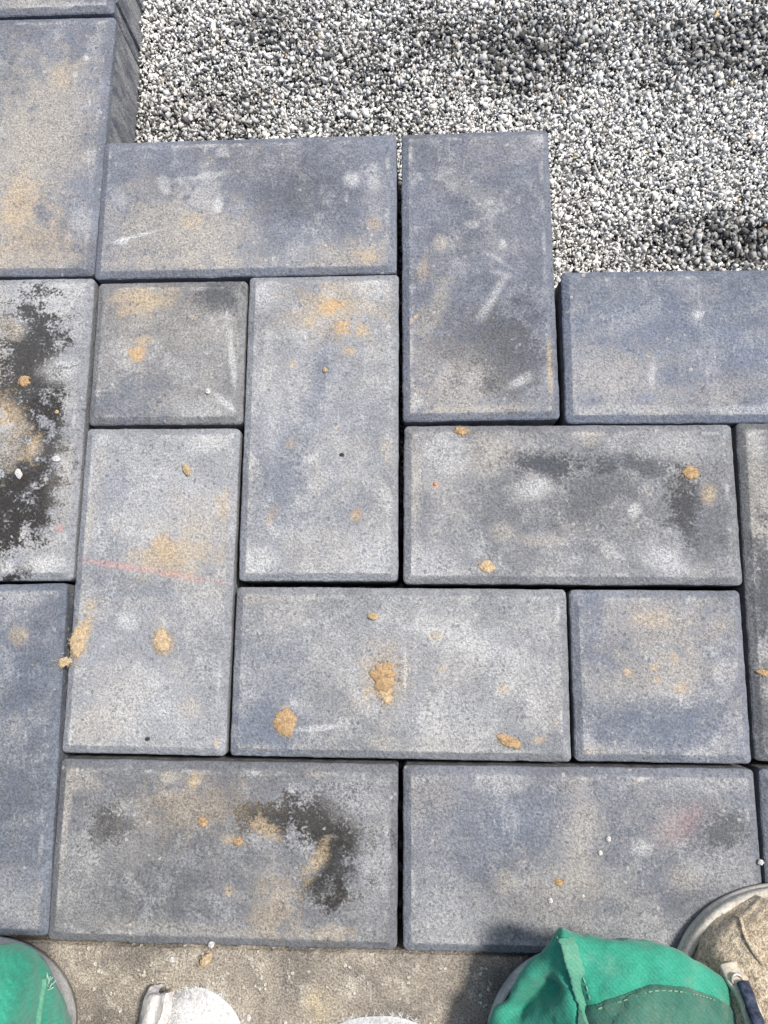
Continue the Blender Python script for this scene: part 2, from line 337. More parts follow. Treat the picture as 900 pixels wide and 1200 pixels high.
# top row
add_paver(((121, 167.5), (464.5, 158.5), (464.5, 321.5), (112.5, 326.5)), BLU, .15, .22, [
    (195, 270, 75, 45, -8, 'beige', .75, .6, 1.3, .9), (250, 285, 45, 40, 20, 'beige', .6, .6, 1.3, .9), (235, 225, 22, 30, 0, 'pale', .6, .5, 1.2, .9), (262, 178, 8, 7, 0, 'white', .6), (256, 238, 6, 10, 10, 'white', .9, .4, .6, .6),
    (225, 258, 14, 9, 0, 'tan', .5), (193, 218, 6, 12, -20, 'white', .5), (413, 210, 10, 9, 0, 'white', .85, .5, .8, .7), (437, 210, 10, 14, 0, 'white', .5), (438, 262, 9, 8, 0, 'tan', .5),
    (410, 300, 50, 20, -12, 'beige', .75, .6, 1.2, .9), (430, 300, 14, 10, 0, 'tan', .6), (345, 295, 10, 20, 20, 'pale', .5), (343, 220, 50, 36, 0, 'dark', .45, .8, .8, .5),
    (162, 276, 30, 1.6, -14, 'white', .95, .5, .5, .7), (142, 283, 9, 5, -10, 'white', .8), (240, 206, 26, 4, -8, 'white', .5), (210, 308, 70, 9, 0, 'beige', .6)],
    'blue-grey paver with one white scratch and beige dust along its left half')
add_paver(((470.5, 159), (641, 154), (656.5, 492.5), (472.5, 494)), BLU, .15, .25, [
    (540, 445, 65, 45, -20, 'beige', .75, .6, 1.4, .9), (560, 395, 60, 45, 0, 'dark', .45, .6, 1.0, .6), (600, 420, 36, 60, 0, 'dark', .55, .6, 1.0, .6), (507, 370, 12, 50, 25, 'beige', .5, .6, 1.3, .9), (517, 287, 8, 10, 0, 'beige', .8, .5, .8, .7),
    (497, 315, 8, 14, 0, 'tan', .4), (586, 306, 14, 3, 40, 'white', .5, .6, 1.2, 1), (577, 350, 26, 5, -58, 'white', .6, .6, 1.1, 1), (590, 322, 12, 4, 20, 'white', .45, .6, 1.2, 1), (555, 264, 10, 4, 0, 'pale', .7), (589, 287, 4, 5, 0, 'white', .8),
    (645, 430, 4, 34, 0, 'tan', .85, .5, .7, .7), (610, 447, 14, 6, -30, 'white', .6), (485, 475, 12, 10, 0, 'white', .5), (560, 480, 70, 8, 0, 'beige', .6), (487, 372, 14, 2, -55, 'tan', .8), (632, 165, 8, 9, 0, 'white', .7)],
    'upright blue-grey paver standing proud into the gravel, smoky patch low on its right', dz=.0008)
add_paver(((657.3, 321), (1020, 313), (1035, 496), (663, 495.5)), (.140, .158, .196), .12, .22, [
    (715, 445, 60, 40, 0, 'beige', .6, .7, 1.2, .9), (830, 465, 90, 20, -15, 'beige', .4, .7), (818, 369, 6, 6, 0, 'white', .8, .5, .7, .7), (764, 438, 5, 14, 10, 'white', .7, .5, .8, .7), (785, 440, 14, 14, 0, 'blue', .5),
    (720, 480, 70, 6, 0, 'pale', .6), (870, 480, 40, 6, 0, 'white', .5), (730, 380, 40, 10, -20, 'pale', .3)],
    'clean bluish paver running out of the frame along the gravel edge')
# second row
add_paver(((115.5, 331), (289, 331), (284.5, 497), (105, 498.5)), (.165, .166, .168), .14, .4, [
    (200, 375, 70, 40, 0, 'beige', .3, .8), (160, 352, 22, 20, 0, 'tan', .75, .5, 1.3, 1), (185, 350, 26, 14, 0, 'tan', .4, .7, 1.5, 1), (255, 345, 22, 18, 0, 'dark', .75, .6, 1.1, .6), (160, 415, 9, 9, 0, 'sand', .75, .5, 1.2, .9), (167, 398, 12, 6, 0, 'tan', .7),
    (273, 425, 4, 36, -8, 'white', .75, .5, .9, .9), (245, 478, 40, 12, 0, 'pale', .55), (262, 470, 20, 3, 40, 'white', .7), (165, 440, 6, 40, 0, 'beige', .3), (150, 470, 40, 30, 0, 'blue', .4)],
    'square half paver with yellowish dust in its upper left corner')
add_paver(((292, 324.5), (466.5, 323.5), (466.8, 681.5), (280.5, 680.5)), LGT, .13, .5, [
    (395, 362, 45, 32, 0, 'tan', .55, .6, 1.5, .95), (390, 358, 14, 10, 0, 'sand', .7, .5, 1.2, .9), (405, 383, 9, 9, 0, 'sand', .6, .5, 1.2, .9), (424, 386, 8, 7, 0, 'tan', .8), (363, 376, 6, 6, 0, 'tan', .8), (410, 411, 7, 5, 0, 'tan', .8), (343, 428, 4, 5, 0, 'tan', .8),
    (440, 335, 28, 16, 0, 'white', .5), (308, 345, 18, 18, 0, 'white', .5), (456, 528, 10, 16, 0, 'beige', .9, .5, 1, .7), (418, 604, 6, 7, 0, 'sand', .5), (318, 605, 5, 12, 20, 'tan', .7), (340, 520, 6, 6, 0, 'tan', .6), (330, 560, 26, 50, 0, 'blue', .5, .7),
    (308, 658, 22, 18, 0, 'white', .65, .5, 1, .8), (440, 650, 30, 26, 0, 'white', .45), (355, 640, 24, 24, 0, 'beige', .4), (320, 500, 8, 40, 0, 'white', .3), (375, 450, 10, 50, 10, 'blue', .5, .7)],
    'pale upright paver with scattered orange sand spots near its top')
add_paver(((473, 500), (858, 497.5), (868.5, 686), (473.5, 684)), (.175, .18, .19), .14, .4, [
    (800, 590, 17, 40, -4, 'black', .82, .4, 1.2, .7), (640, 545, 45, 14, 4, 'dark', .9, .5, 1.2, .8), (740, 545, 60, 12, 5, 'dark', .7, .6, 1.3, .8), (700, 590, 60, 40, 0, 'dark', .45, .8), (825, 620, 26, 50, 0, 'dark', .4, .8),
    (518, 535, 26, 22, 0, 'white', .5, .6), (625, 572, 18, 14, -20, 'white', .65, .6, .8, .6), (743, 597, 7, 9, 0, 'white', .8), (783, 660, 30, 16, 25, 'white', .6), (505, 665, 40, 22, 0, 'white', .5, .7), (485, 560, 8, 60, 0, 'beige', .6, .6), (572, 530, 26, 26, -40, 'beige', .5),
    (590, 625, 14, 12, 0, 'beige', .6), (635, 633, 22, 8, 0, 'beige', .6), (795, 520, 40, 16, 0, 'pale', .6), (690, 512, 14, 10, 0, 'beige', .6), (510, 568, 4, 4, 0, 'pink', .9, .4, .4, .5), (720, 650, 14, 8, 40, 'white', .5), (830, 580, 7, 11, 0, 'tan', .8, .5, 1, .8)],
    'grey paver with a short black rectangular tar mark near its right end')
add_paver(((863, 498), (1062, 496), (1092, 896), (884, 894)), (.125, .128, .132), .18, .45, [
    (890, 600, 12, 80, 0, 'beige', .6, .6, 1.4, .9), (895, 680, 12, 60, 0, 'dark', .8, .6, 1.3, .8), (890, 830, 14, 50, 0, 'dark', .6, .7), (885, 520, 12, 20, 0, 'pale', .6)],
    'dark upright paver at the right border with beige streaks')
# third row
add_paver(((103.5, 502), (282, 503), (264, 884), (71.5, 883.5)), LGT, .13, .5, [
    (180, 560, 70, 50, 0, 'white', .35, .8), (205, 650, 42, 24, -20, 'tan', .75, .5, 1.4, .9), (195, 640, 14, 14, 0, 'sand', .35, .5, 1.2, .8), (245, 620, 40, 60, -50, 'beige', .6, .6, 1.3, .9), (110, 590, 8, 50, 5, 'beige', .7, .5, 1.3, .9), (265, 590, 14, 16, 0, 'tan', .5),
    (185, 670.5, 92, 3.2, 9, 'pink', .48, .5, 1.2, 2.0), (130, 661, 40, 4, 9, 'pink', .35, .5, .8, 1.3), (225, 720, 40, 30, 0, 'pale', .4), (160, 820, 46, 34, 0, 'white', .5, .7), (220, 830, 14, 12, 0, 'beige', .7), (110, 850, 26, 20, 0, 'beige', .5), (150, 728, 12, 10, 0, 'white', .7),
    (100, 735, 9, 26, 10, 'tan', .85, .5, 1.3, .8), (190, 750, 12, 15, 0, 'tan', .7, .5, 1.4, .9), (235, 520, 30, 12, 0, 'white', .5), (130, 575, 20, 36, 0, 'blue', .3), (150, 690, 50, 14, 0, 'blue', .35), (140, 810, 30, 40, 0, 'beige', .35), (255, 870, 5, 6, 0, 'tan', .7)],
    'pale upright paver crossed by a faint pink chalk line')
add_paver(((279, 688.5), (663, 690), (669.5, 892), (268, 886)), (.195, .202, .213), .14, .5, [
    (440, 760, 160, 45, -8, 'pale', .35, .8, 1.2, .9), (540, 750, 60, 16, 16, 'white', .55, .6, 1.2, .9), (600, 800, 50, 50, 0, 'white', .3, .8), (520, 840, 60, 30, 0, 'white', .35), (310, 860, 40, 34, 0, 'blue', .7, .7), (320, 790, 40, 50, 0, 'blue', .35, .8),
    (374, 853, 26, 3, -6, 'white', .8, .5, .7, .9), (345, 825, 8, 5, 30, 'white', .6), (475, 785, 2, 26, 0, 'white', .8), (510, 746, 8, 4, 0, 'tan', .6), (519, 783, 6, 4, 0, 'tan', .7), (590, 808, 7, 6, 0, 'tan', .6), (630, 868, 8, 5, -20, 'tan', .7), (452, 815, 9, 10, 0, 'tan', .8), (430, 810, 5, 8, 0, 'tan', .6),
    (300, 877, 24, 4, 0, 'beige', .6), (450, 870, 18, 10, 0, 'beige', .4), (300, 700, 24, 8, 0, 'beige', .5), (450, 790, 26, 34, 0, 'tan', .4, .6, 1.4, .9)],
    'pale grey paver carrying the orange sand clumps')
add_paver(((668, 691), (866, 692.5), (881.3, 895), (673.5, 892)), (.165, .176, .20), .14, .4, [
    (770, 730, 70, 32, 0, 'beige', .7, .7, 1.3, .9), (775, 790, 60, 22, -5, 'beige', .65, .7, 1.3, .9), (765, 725, 20, 10, 0, 'tan', .4), (736, 789, 5, 5, 0, 'tan', .8), (766, 781, 5, 4, 0, 'tan', .8), (790, 770, 6, 8, 0, 'tan', .6), (798, 808, 8, 6, 0, 'tan', .6), (770, 797, 4, 4, 0, 'tan', .8),
    (850, 790, 12, 24, 0, 'white', .4), (690, 880, 20, 10, 0, 'beige', .6), (770, 855, 70, 26, 0, 'blue', .6, .7), (692, 720, 14, 40, 0, 'blue', .5)],
    'square half paver with a beige dusty upper half beside a long grey paver')
# bottom row
add_paver(((71.5, 889.5), (467, 895.5), (464.5, 1113), (56.5, 1101)), (.138, .142, .152), .16, .35, [
    (385, 967, 50, 30, 20, 'black', .97, .2, 1.4, .85), (310, 962, 34, 16, 15, 'black', .95, .2, 1.5, .85), (395, 1000, 24, 46, 12, 'black', .92, .22, 1.6, .9), (380, 1040, 24, 18, 0, 'black', .85, .3, 1.4, .9), (122, 970, 17, 25, 15, 'black', .97, .25, 1.2, .9), (148, 965, 10, 8, 0, 'dark', .7),
    (310, 972, 18, 9, 30, 'tan', .75, .5, 1.5, 1), (370, 1010, 8, 20, 30, 'tan', .7, .5, 1.5, 1), (225, 945, 60, 26, 0, 'tan', .4, .6, 1.5, 1), (228, 915, 8, 9, 0, 'tan', .8), (198, 912, 9, 7, 0, 'beige', .7), (320, 1065, 26, 34, 0, 'tan', .45, .6, 1.5, 1), (390, 1095, 26, 12, 0, 'tan', .4),
    (100, 1020, 34, 60, 0, 'pale', .4, .7, 1.2, .9), (420, 935, 34, 30, 0, 'pale', .5, .6, 1.2, .9), (440, 1020, 20, 60, 0, 'pale', .45, .6), (90, 915, 26, 14, 0, 'beige', .5), (268, 985, 8, 6, 0, 'tan', .7), (268, 1044, 6, 6, 0, 'tan', .7), (250, 1090, 150, 8, 2, 'beige', .35), (77, 960, 5, 60, 3, 'beige', .6), (372, 905, 14, 6, 0, 'beige', .6),
    (200, 1010, 90, 50, 0, 'dark', .25, .9)],
    'dark grey paver with an irregular black tar splash on its right half', rough=(1, .22, .22, .22))
add_paver(((472.5, 897), (884.5, 901), (897, 1121), (472.5, 1115.5)), (.142, .150, .170), .15, .3, [
    (680, 975, 22, 60, 0, 'beige', .6, .6, 1.3, .9), (510, 940, 36, 44, 0, 'beige', .4, .7, 1.2, .9), (515, 1070, 40, 50, 0, 'pale', .5, .7, 1.2, .9), (585, 915, 40, 14, 0, 'pale', .5), (800, 965, 30, 16, -30, 'pink', .24, .8, 1, .8), (850, 1000, 26, 40, 0, 'pale', .5, .7), (845, 975, 26, 20, -30, 'dark', .75, .6),
    (752, 994, 12, 10, 0, 'white', .6), (592, 1032, 12, 14, 0, 'beige', .6), (650, 1060, 50, 36, 0, 'beige', .45, .7), (800, 1030, 20, 14, 0, 'beige', .5), (655, 1033, 4, 4, 0, 'tan', .8), (730, 1090, 70, 20, 0, 'pale', .35), (840, 920, 40, 14, 0, 'pale', .5), (550, 980, 50, 40, 0, 'blue', .4), (620, 960, 40, 30, 0, 'blue', .4)],
    'blue-grey paver with dull beige patches in front of the tan boot', rough=(.8, .22, .22, .22))
add_paver(((892.5, 905), (1310, 908), (1330, 1128), (899, 1122)), (.14, .15, .17), .15, .3, [], None)
# pavers that go on just outside the frame
for nm in ((-2, -1.02, 5.02, 7), (-2, -1.02, 3.02, 5), (-2, -1.02, 1.02, 3), (-2, -1.02, -.02, 1), (5, 6, 2, 4), (5, 7, 1, 2), (-2, -1.02, 7.02, 9)):
    add_paver(None, BLU, .15, .35, [], None, nominal=nm)

# ------------------------------------------------------------------ concrete slab at the near side
SLAB_O = np.array([.2, -.31, -.004])
def slab():
    x0, x1, yb, yt, th = -.55, .95, -.62, -.0040, .07
    n = 260; V = []; F = []
    xs = np.linspace(x0, x1, n); prof = [(yb, -th), (yb, 0), (-.012, 0), (-.0045, -.0003), (-.0012, -.0016), (0, -.004), (0, -th)]
    for x in xs:
        ed = yt - .0085 * max(0, min(1, (-x + .03) / .05)) * 0
        for k, (y, z) in enumerate(prof):
            jit = mn.noise(Vector((x * 110, 1, k * .2))) * .0007 + mn.noise(Vector((x * 350, 4, 0))) * .0005 if k >= 2 else 0
            yy = y if k < 2 else ed + y + jit
            V.append((x - SLAB_O[0], yy - SLAB_O[1], z + (mn.noise(Vector((x * 200, 7, k))) * .0003 if 2 <= k < 6 else 0)))
    P = len(prof)
    for i in range(n - 1):
        for k in range(P):
            j = (k + 1) % P; F.append((i * P + k, i * P + j, (i + 1) * P + j, (i + 1) * P + k))
    F += [tuple(range(P)), tuple(reversed(range((n - 1) * P, n * P)))]
    o = mesh_obj('concrete_slab', V, F, slab_mat(), smooth=False); o.location = SLAB_O
    bm = bmesh.new(); bm.from_mesh(o.data); bmesh.ops.recalc_face_normals(bm, faces=bm.faces); bm.to_mesh(o.data); bm.free()
    tag(o, 'weathered brownish concrete slab below the paver edge, under the knees', 'slab')
slab()

# ------------------------------------------------------------------ gravel bed of single chippings
def inside_pavers(X, Y, m):
    r = np.zeros(len(X), bool)
    for c, hx, hy, rot in PAVERS:
        dx, dy = X - c[0], Y - c[1]; cr, sr = math.cos(rot), math.sin(rot)
        r |= (np.abs(dx * cr + dy * sr) < hx + m) & (np.abs(-dx * sr + dy * cr) < hy + m)
    return r
def gravel():
    var = []
    for k in range(14):
        bm = bmesh.new(); rr = np.random.default_rng(50 + k)
        P = rr.normal(size=(7 if k % 2 else 8, 3)); P /= np.linalg.norm(P, axis=1)[:, None]; P *= rr.uniform(.85, 1.15, (len(P), 1))
        P *= np.array([1, rr.uniform(.62, .9), rr.uniform(.5, .8)])
        vs = [bm.verts.new(p) for p in P]; res = bmesh.ops.convex_hull(bm, input=vs)
        bmesh.ops.delete(bm, geom=[v for v in bm.verts if not v.link_faces], context='VERTS')
        bmesh.ops.triangulate(bm, faces=bm.faces); bm.verts.index_update()
        var.append((np.array([v.co[:] for v in bm.verts]), np.array([[v.index for v in f.verts] for f in bm.faces]))); bm.free()
    X0, X1, Y0, Y1 = -.02, .78, .28, .86
    blobs = [(620, 55, 75, 55, .9), (520, 40, 90, 40, .55), (430, 70, 150, 60, .4), (250, 130, 110, 40, .5), (860, 45, 90, 45, .95), (800, 80, 60, 40, .5), (865, 280, 80, 32, 1.0), (330, 30, 90, 40, .45), (760, 20, 40, 30, .4), (400, 140, 110, 30, .35)]
    centers = [(W(px, py, -.045)[:2], rx * 1.2 * mpp(px, py, -.045), ry * 1.2 * mpp(px, py, -.045), a) for px, py, rx, ry, a in blobs]
    allV, allF, allC = [], [], []; base = 0
    for layer, (sp, zc) in enumerate(((.0032, -.0513), (.0031, -.0490), (.0052, -.0468), (.0020, -.0484))):
        gx, gy = np.meshgrid(np.arange(X0, X1, sp), np.arange(Y0, Y1, sp)); n = gx.size
        x = gx.ravel() + RNG.uniform(-.5, .5, n) * sp * 1.1; y = gy.ravel() + RNG.uniform(-.5, .5, n) * sp * 1.1
        D = np.zeros(n)
        for c, rx, ry, a in centers: D = np.maximum(D, a * np.exp(-(((x - c[0]) / rx) ** 2 + ((y - c[1]) / ry) ** 2) ** 1.0))
        wob = np.array([mn.noise(Vector((a * 28, b * 28, 0))) + .6 * mn.noise(Vector((a * 90, b * 90, 4))) for a, b in zip(x, y)])
        D = np.clip(D * 1.15 + wob * .20 - .03, 0, 1)
        s = np.exp(RNG.normal(0, .28, n)) * (.00178 + .00060 * D)
        s = np.minimum(s, .0040)
        if layer == 2: s *= 1.05
        if layer == 3: s *= .52
        keep = ~inside_pavers(x, y, s * .55)
        if layer == 2: keep &= RNG.uniform(0, 1, n) < .55
        if layer == 3: keep &= (RNG.uniform(0, 1, n) < .75 * (1 - D)) & (x < .62) & (y < .72)
        x, y, D, s, wob = x[keep], y[keep], D[keep], s[keep], wob[keep]; n = len(x)
        z = zc + RNG.uniform(-.5, .5, n) * .0016 + wob * .0016
        u = RNG.uniform(0, 1, n); pd = .03 + .42 * D
        lum = np.where(u < pd, RNG.uniform(.10, .22, n), np.where(u < pd + .25, RNG.uniform(.36, .54, n), RNG.uniform(.56, .80, n)))
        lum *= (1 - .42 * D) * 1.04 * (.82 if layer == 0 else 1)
        hue = RNG.normal(.008, .018, n); lum = np.minimum(.86, lum * (1.10 - .06 * D)); c = np.stack([lum * (1.0 + hue), lum, lum * (1.0 - hue * 1.2) * .97], 1)
        tn = RNG.uniform(0, 1, n) < .004; c[tn] = np.array([.5, .38, .22]) * RNG.uniform(.7, 1.2, (tn.sum(), 1))
        # random rotations
        q = RNG.normal(size=(n, 4)); q /= np.linalg.norm(q, axis=1)[:, None]; a, b, cc, d = q.T
        R = np.stack([1 - 2 * (cc * cc + d * d), 2 * (b * cc - a * d), 2 * (b * d + a * cc), 2 * (b * cc + a * d), 1 - 2 * (b * b + d * d), 2 * (cc * d - a * b), 2 * (b * d - a * cc), 2 * (cc * d + a * b), 1 - 2 * (b * b + cc * cc)], 1).reshape(n, 3, 3)
        vi = RNG.integers(0, len(var), n)
        for k, (pv, pf) in enumerate(var):
            ids = np.nonzero(vi == k)[0]
            if not len(ids): continue
            vv = np.einsum('nij,pj->npi', R[ids], pv) * (s[ids] * 1.18)[:, None, None] + np.stack([x[ids], y[ids], z[ids]], 1)[:, None, :]
            ff = pf[None] + (np.arange(len(ids)) * len(pv))[:, None, None] + base
            allV.append(vv.reshape(-1, 3)); allF.append(ff.reshape(-1, 3)); allC.append(np.repeat(c[ids], len(pv), 0)); base += len(ids) * len(pv)
    V = np.concatenate(allV).astype(np.float32); F = np.concatenate(allF).astype(np.int32); C = np.concatenate(allC)
    me = bpy.data.meshes.new('gravel_bed'); me.vertices.add(len(V)); me.vertices.foreach_set('co', V.ravel())
    me.loops.add(F.size); me.loops.foreach_set('vertex_index', F.ravel()); me.polygons.add(len(F))
    me.polygons.foreach_set('loop_start', np.arange(0, F.size, 3, dtype=np.int32))
    at = me.attributes.new('tint', 'FLOAT_COLOR', 'POINT'); at.data.foreach_set('color', np.c_[C, np.ones(len(C))].astype(np.float32).ravel())
    me.update(); me.validate(); me.materials.append(gravel_mat())
    o = link(bpy.data.objects.new('gravel_bed', me)); tag(o, 'pale grey crushed gravel bed waiting for the next pavers', 'gravel', kind='stuff')
    print('gravel tris', len(F))
gravel()

# ------------------------------------------------------------------ surfaces from control nets
def cr_dense(P, n):
    """Catmull-Rom interpolation along axis 0"""
    P = np.asarray(P, float); k = len(P); E = np.concatenate([[2 * P[0] - P[1]], P, [2 * P[-1] - P[-2]]])
    out = []
    for t in np.linspace(0, k - 1, n):
        i = min(int(t), k - 2); f = t - i; a, b, c, d = E[i:i + 4]
        out.append(.5 * (2 * b + (c - a) * f + (2 * a - 5 * b + 4 * c - d) * f * f + (3 * b - a - 3 * c + d) * f ** 3))
    return np.array(out)
def net_surface(net, nr, nc): return cr_dense(np.swapaxes(cr_dense(np.swapaxes(np.asarray(net, float), 0, 1), nc), 0, 1), nr)
def grid_mesh(name, G, mat, parent, origin, smooth=True, close_u=False, uvs=1.0, mask=None):
    nr, nc = G.shape[:2]; V = (G - np.asarray(origin)).reshape(-1, 3); F = []
    for i in range(nr - 1):
        for j in range(nc - (0 if close_u else 1)):
            k = (j + 1) % nc
            if mask is not None and not (mask[i, j] and mask[i + 1, j] and mask[i, k] and mask[i + 1, k]): continue
            F.append((i * nc + j, i * nc + k, (i + 1) * nc + k, (i + 1) * nc + j))
    o = mesh_obj(name, V, F, mat, parent, smooth)
    if mask is not None:
        bm = bmesh.new(); bm.from_mesh(o.data); bmesh.ops.delete(bm, geom=[v for v in bm.verts if not v.link_faces], context='VERTS'); bm.to_mesh(o.data); bm.free()
    uv = o.data.uv_layers.new(name='UVMap'); co = np.array([v.co[:] for v in o.data.vertices])
    li = np.zeros(len(o.data.loops), int); o.data.loops.foreach_get('vertex_index', li)
    u = co[li]; uv.data.foreach_set('uv', (np.stack([u[:, 0] + .35 * u[:, 2], u[:, 1] - .5 * u[:, 2]], 1) * uvs).astype(np.float32).ravel())
    return o
def surf_normals(G):
    du = np.gradient(G, axis=1); dv = np.gradient(G, axis=0); n = np.cross(du, dv); n /= np.linalg.norm(n, axis=2, keepdims=True) + 1e-12
    return n if n[G.shape[0] // 2, G.shape[1] // 2, 2] > 0 else -n
def tube(name, pts, r, mat, parent, origin, seg=6, smooth=True, taper=None, flat=1.0):
    P = np.asarray(pts, float); V = []; F = []; n = len(P)
    for i in range(n):
        tg = P[min(i + 1, n - 1)] - P[max(i - 1, 0)]; tg /= np.linalg.norm(tg) + 1e-12
        s = np.cross(tg, [0, 0, 1.0]); s = s / (np.linalg.norm(s) + 1e-9) if np.linalg.norm(s) > 1e-6 else np.array([1., 0, 0]); w = np.cross(s, tg)
        rr = r * (taper[i] if taper is not None else 1)
        for k in range(seg):
            a = 2 * math.pi * k / seg; V.append(P[i] + s * rr * math.cos(a) + w * rr * flat * math.sin(a) - np.asarray(origin))
    for i in range(n - 1):
        for k in range(seg): F.append((i * seg + k, i * seg + (k + 1) % seg, (i + 1) * seg + (k + 1) % seg, (i + 1) * seg + k))
    F += [tuple(reversed(range(seg))), tuple(range((n - 1) * seg, n * seg))]
    return mesh_obj(name, V, F, mat, parent, smooth)

GREEN = twill_mat('green_twill', (.022, .215, .140), (.040, .290, .195), .35, (.20, .33, .25))
PATCH = twill_mat('worn_green_patch', (.022, .095, .070), (.050, .150, .108), .7, (.15, .185, .145))
SEAM = twill_mat('dusty_green_seam', (.055, .230, .155), (.11, .28, .19), .6, (.30, .31, .21))
THREAD = plain_mat('pale_green_thread', (.30, .48, .38), .9)
PADM = rubber_mat('grey_knee_pad_rubber', (.38, .375, .36), (.55, .545, .53), .55)

# ------------------------------------------------------------------ kneeling person: trousers and knee pads
person = empty('person', (.18, -.12, -.004)); PO = np.array(person.location)
tag(person, 'person in worn green work trousers kneeling on grey knee pads on the concrete slab', 'person')
def px(*a): return W(*a)
def fbm(G, sc, amp, seed):
    sh = G.shape[:2]; out = np.zeros(sh)
    for i in range(sh[0]):
        for j in range(sh[1]): out[i, j] = mn.fractal(Vector(tuple(G[i, j] * sc)) + Vector((seed, 0, 0)), .6, 2.0, 4)
    return out * amp
def hip_rows(cx, hw, nk=7):
    rows = []
    for (y, zb, zt, wdt) in ((-.22, .004, .155, .085), (-.34, .004, .185, .095), (-.46, .008, .215, .10)):
        r = []
        for k in range(nk):
            a = math.pi * (1 - k / (nk - 1)); r.append((cx + wdt * hw * math.cos(a) * (1.0 if 0 < k < nk - 1 else .8), y, zb + (zt - zb) * max(0, math.sin(a)) ** .75))
        rows.append(r)
    return rows
def right_leg():
    px = lambda x, y, z: W(x, y, z * .68)
    sil = [(563, 1216, .045), (603, 1158, .060), (644, 1104, .076), (656, 1088, .080), (672, 1094, .081), (724, 1103, .082), (796, 1119, .076), (852, 1151, .060), (886, 1214, .045)]
    under = [px(x + (718 - x) * .16, y + 34, .006) for x, y, z in sil]
    mid = [px(x + (718 - x) * .03, y + 8, z * .5) for x, y, z in sil]
    s = [px(*c) for c in sil]
    top1 = [px(*c) for c in ((580, 1240, .070), (622, 1200, .074), (650, 1140, .086), (664, 1124, .0925), (686, 1130, .093), (732, 1136, .098), (795, 1146, .092), (842, 1176, .078), (872, 1240, .062))]
    top2 = [px(*c) for c in ((578, 1300, .085), (632, 1254, .086), (664, 1196, .097), (680, 1184, .102), (704, 1186, .104), (744, 1184, .110), (800, 1196, .104), (846, 1236, .090), (868, 1300, .075))]
    top3 = [px(*c) for c in ((560, 1420, .08), (612, 1400, .100), (660, 1345, .117), (690, 1330, .122), (715, 1325, .125), (755, 1320, .128), (808, 1330, .122), (860, 1390, .10), (890, 1430, .075))]
    rows = [under, mid, s, top1, top2, top3] + hip_rows(.345, 1.0, 9)
    G = net_surface(rows, 170, 120)
    N = surf_normals(G)
    A = px(655, 1091, .08); 
    # folds of the cloth
    def valley(p0, p1, width, depth):
        a, b = np.array(p0)[:2], np.array(p1)[:2]; ab = b - a; q = G[..., :2] - a; t = np.clip((q @ ab) / (ab @ ab), -.15, 1.25)
        d = np.linalg.norm(q - t[..., None] * ab, axis=2); m = np.exp(-(d / width) ** 2) * np.clip((t + .15) / .3, 0, 1) * np.clip((1.25 - t) / .3, 0, 1)
        top = np.clip((G[..., 2] - .022) / .016, 0, 1)
        return -depth * m * top
    disp = valley(px(648, 1152, .085), px(604, 1205, .085), .0042, .0095)
    disp += valley(px(634, 1140, .08), px(585, 1200, .07), .006, -.0035)
    disp += valley(px(668, 1140, .09), px(692, 1215, .10), .0035, .006)
    disp += valley(px(720, 1172, .10), px(762, 1143, .10), .0040, .0030)
    disp += valley(px(806, 1146, .09), px(838, 1176, .08), .0034, .0030)
    disp += valley(px(735, 1118, .09), px(800, 1150, .09), .010, -.002)
    disp += fbm(G, 42, .0011, 3) + fbm(G, 120, .0004, 8)
    G = G + N * disp[..., None]
    return G
def leg_near(G, target, z=None):
    d = np.linalg.norm(G[..., :2] - np.asarray(target)[:2], axis=2) - G[..., 2] * .02
    i, j = np.unravel_index(np.argmin(d), d.shape); return i, j
GR = right_leg()
trousers = grid_mesh('trouser_leg', GR, GREEN, person, PO); 
def project(p):
    d = (np.asarray(p) - CAM) @ _R; return np.stack([450 + FPX * d[..., 0] / -d[..., 2], 600 - FPX * d[..., 1] / -d[..., 2]], -1)
def on_top(G, pxy):
    """surface point (and normal) of the cloth under a photo pixel, on the upper side"""
    pr = project(G); d = np.linalg.norm(pr - np.asarray(pxy), axis=2); d = np.where(d < 4, d * .3 - G[..., 2] * 400, d); i, j = np.unravel_index(np.argmin(d), d.shape)
    return G[i, j]
NR_ = surf_normals(GR)
# reinforced knee patch: darker second layer
GF = np.swapaxes(cr_dense(np.swapaxes(cr_dense(GR[20:110], 360), 0, 1), 420), 0, 1); NF = surf_normals(GF)
pr = project(GF); bx = np.array([655, 668, 700, 735, 765, 800, 835, 862, 885]); by = np.array([1205, 1183, 1176, 1163, 1154, 1156, 1166, 1184, 1215])
lim = np.interp(pr[..., 0], bx, by)
msk = (pr[..., 1] > lim) & (pr[..., 0] > 676) & (pr[..., 0] < 884) & (GF[..., 2] > .031) & (GF[..., 1] > -.13)
off = np.clip((pr[..., 1] - lim) / 6, 0, 1)[..., None] * .0012 + .0006
patch = grid_mesh('knee_patch', GF + NF * off, PATCH, trousers, PO, mask=msk)
patch['label'] = 'darker worn reinforcing patch on the knee'
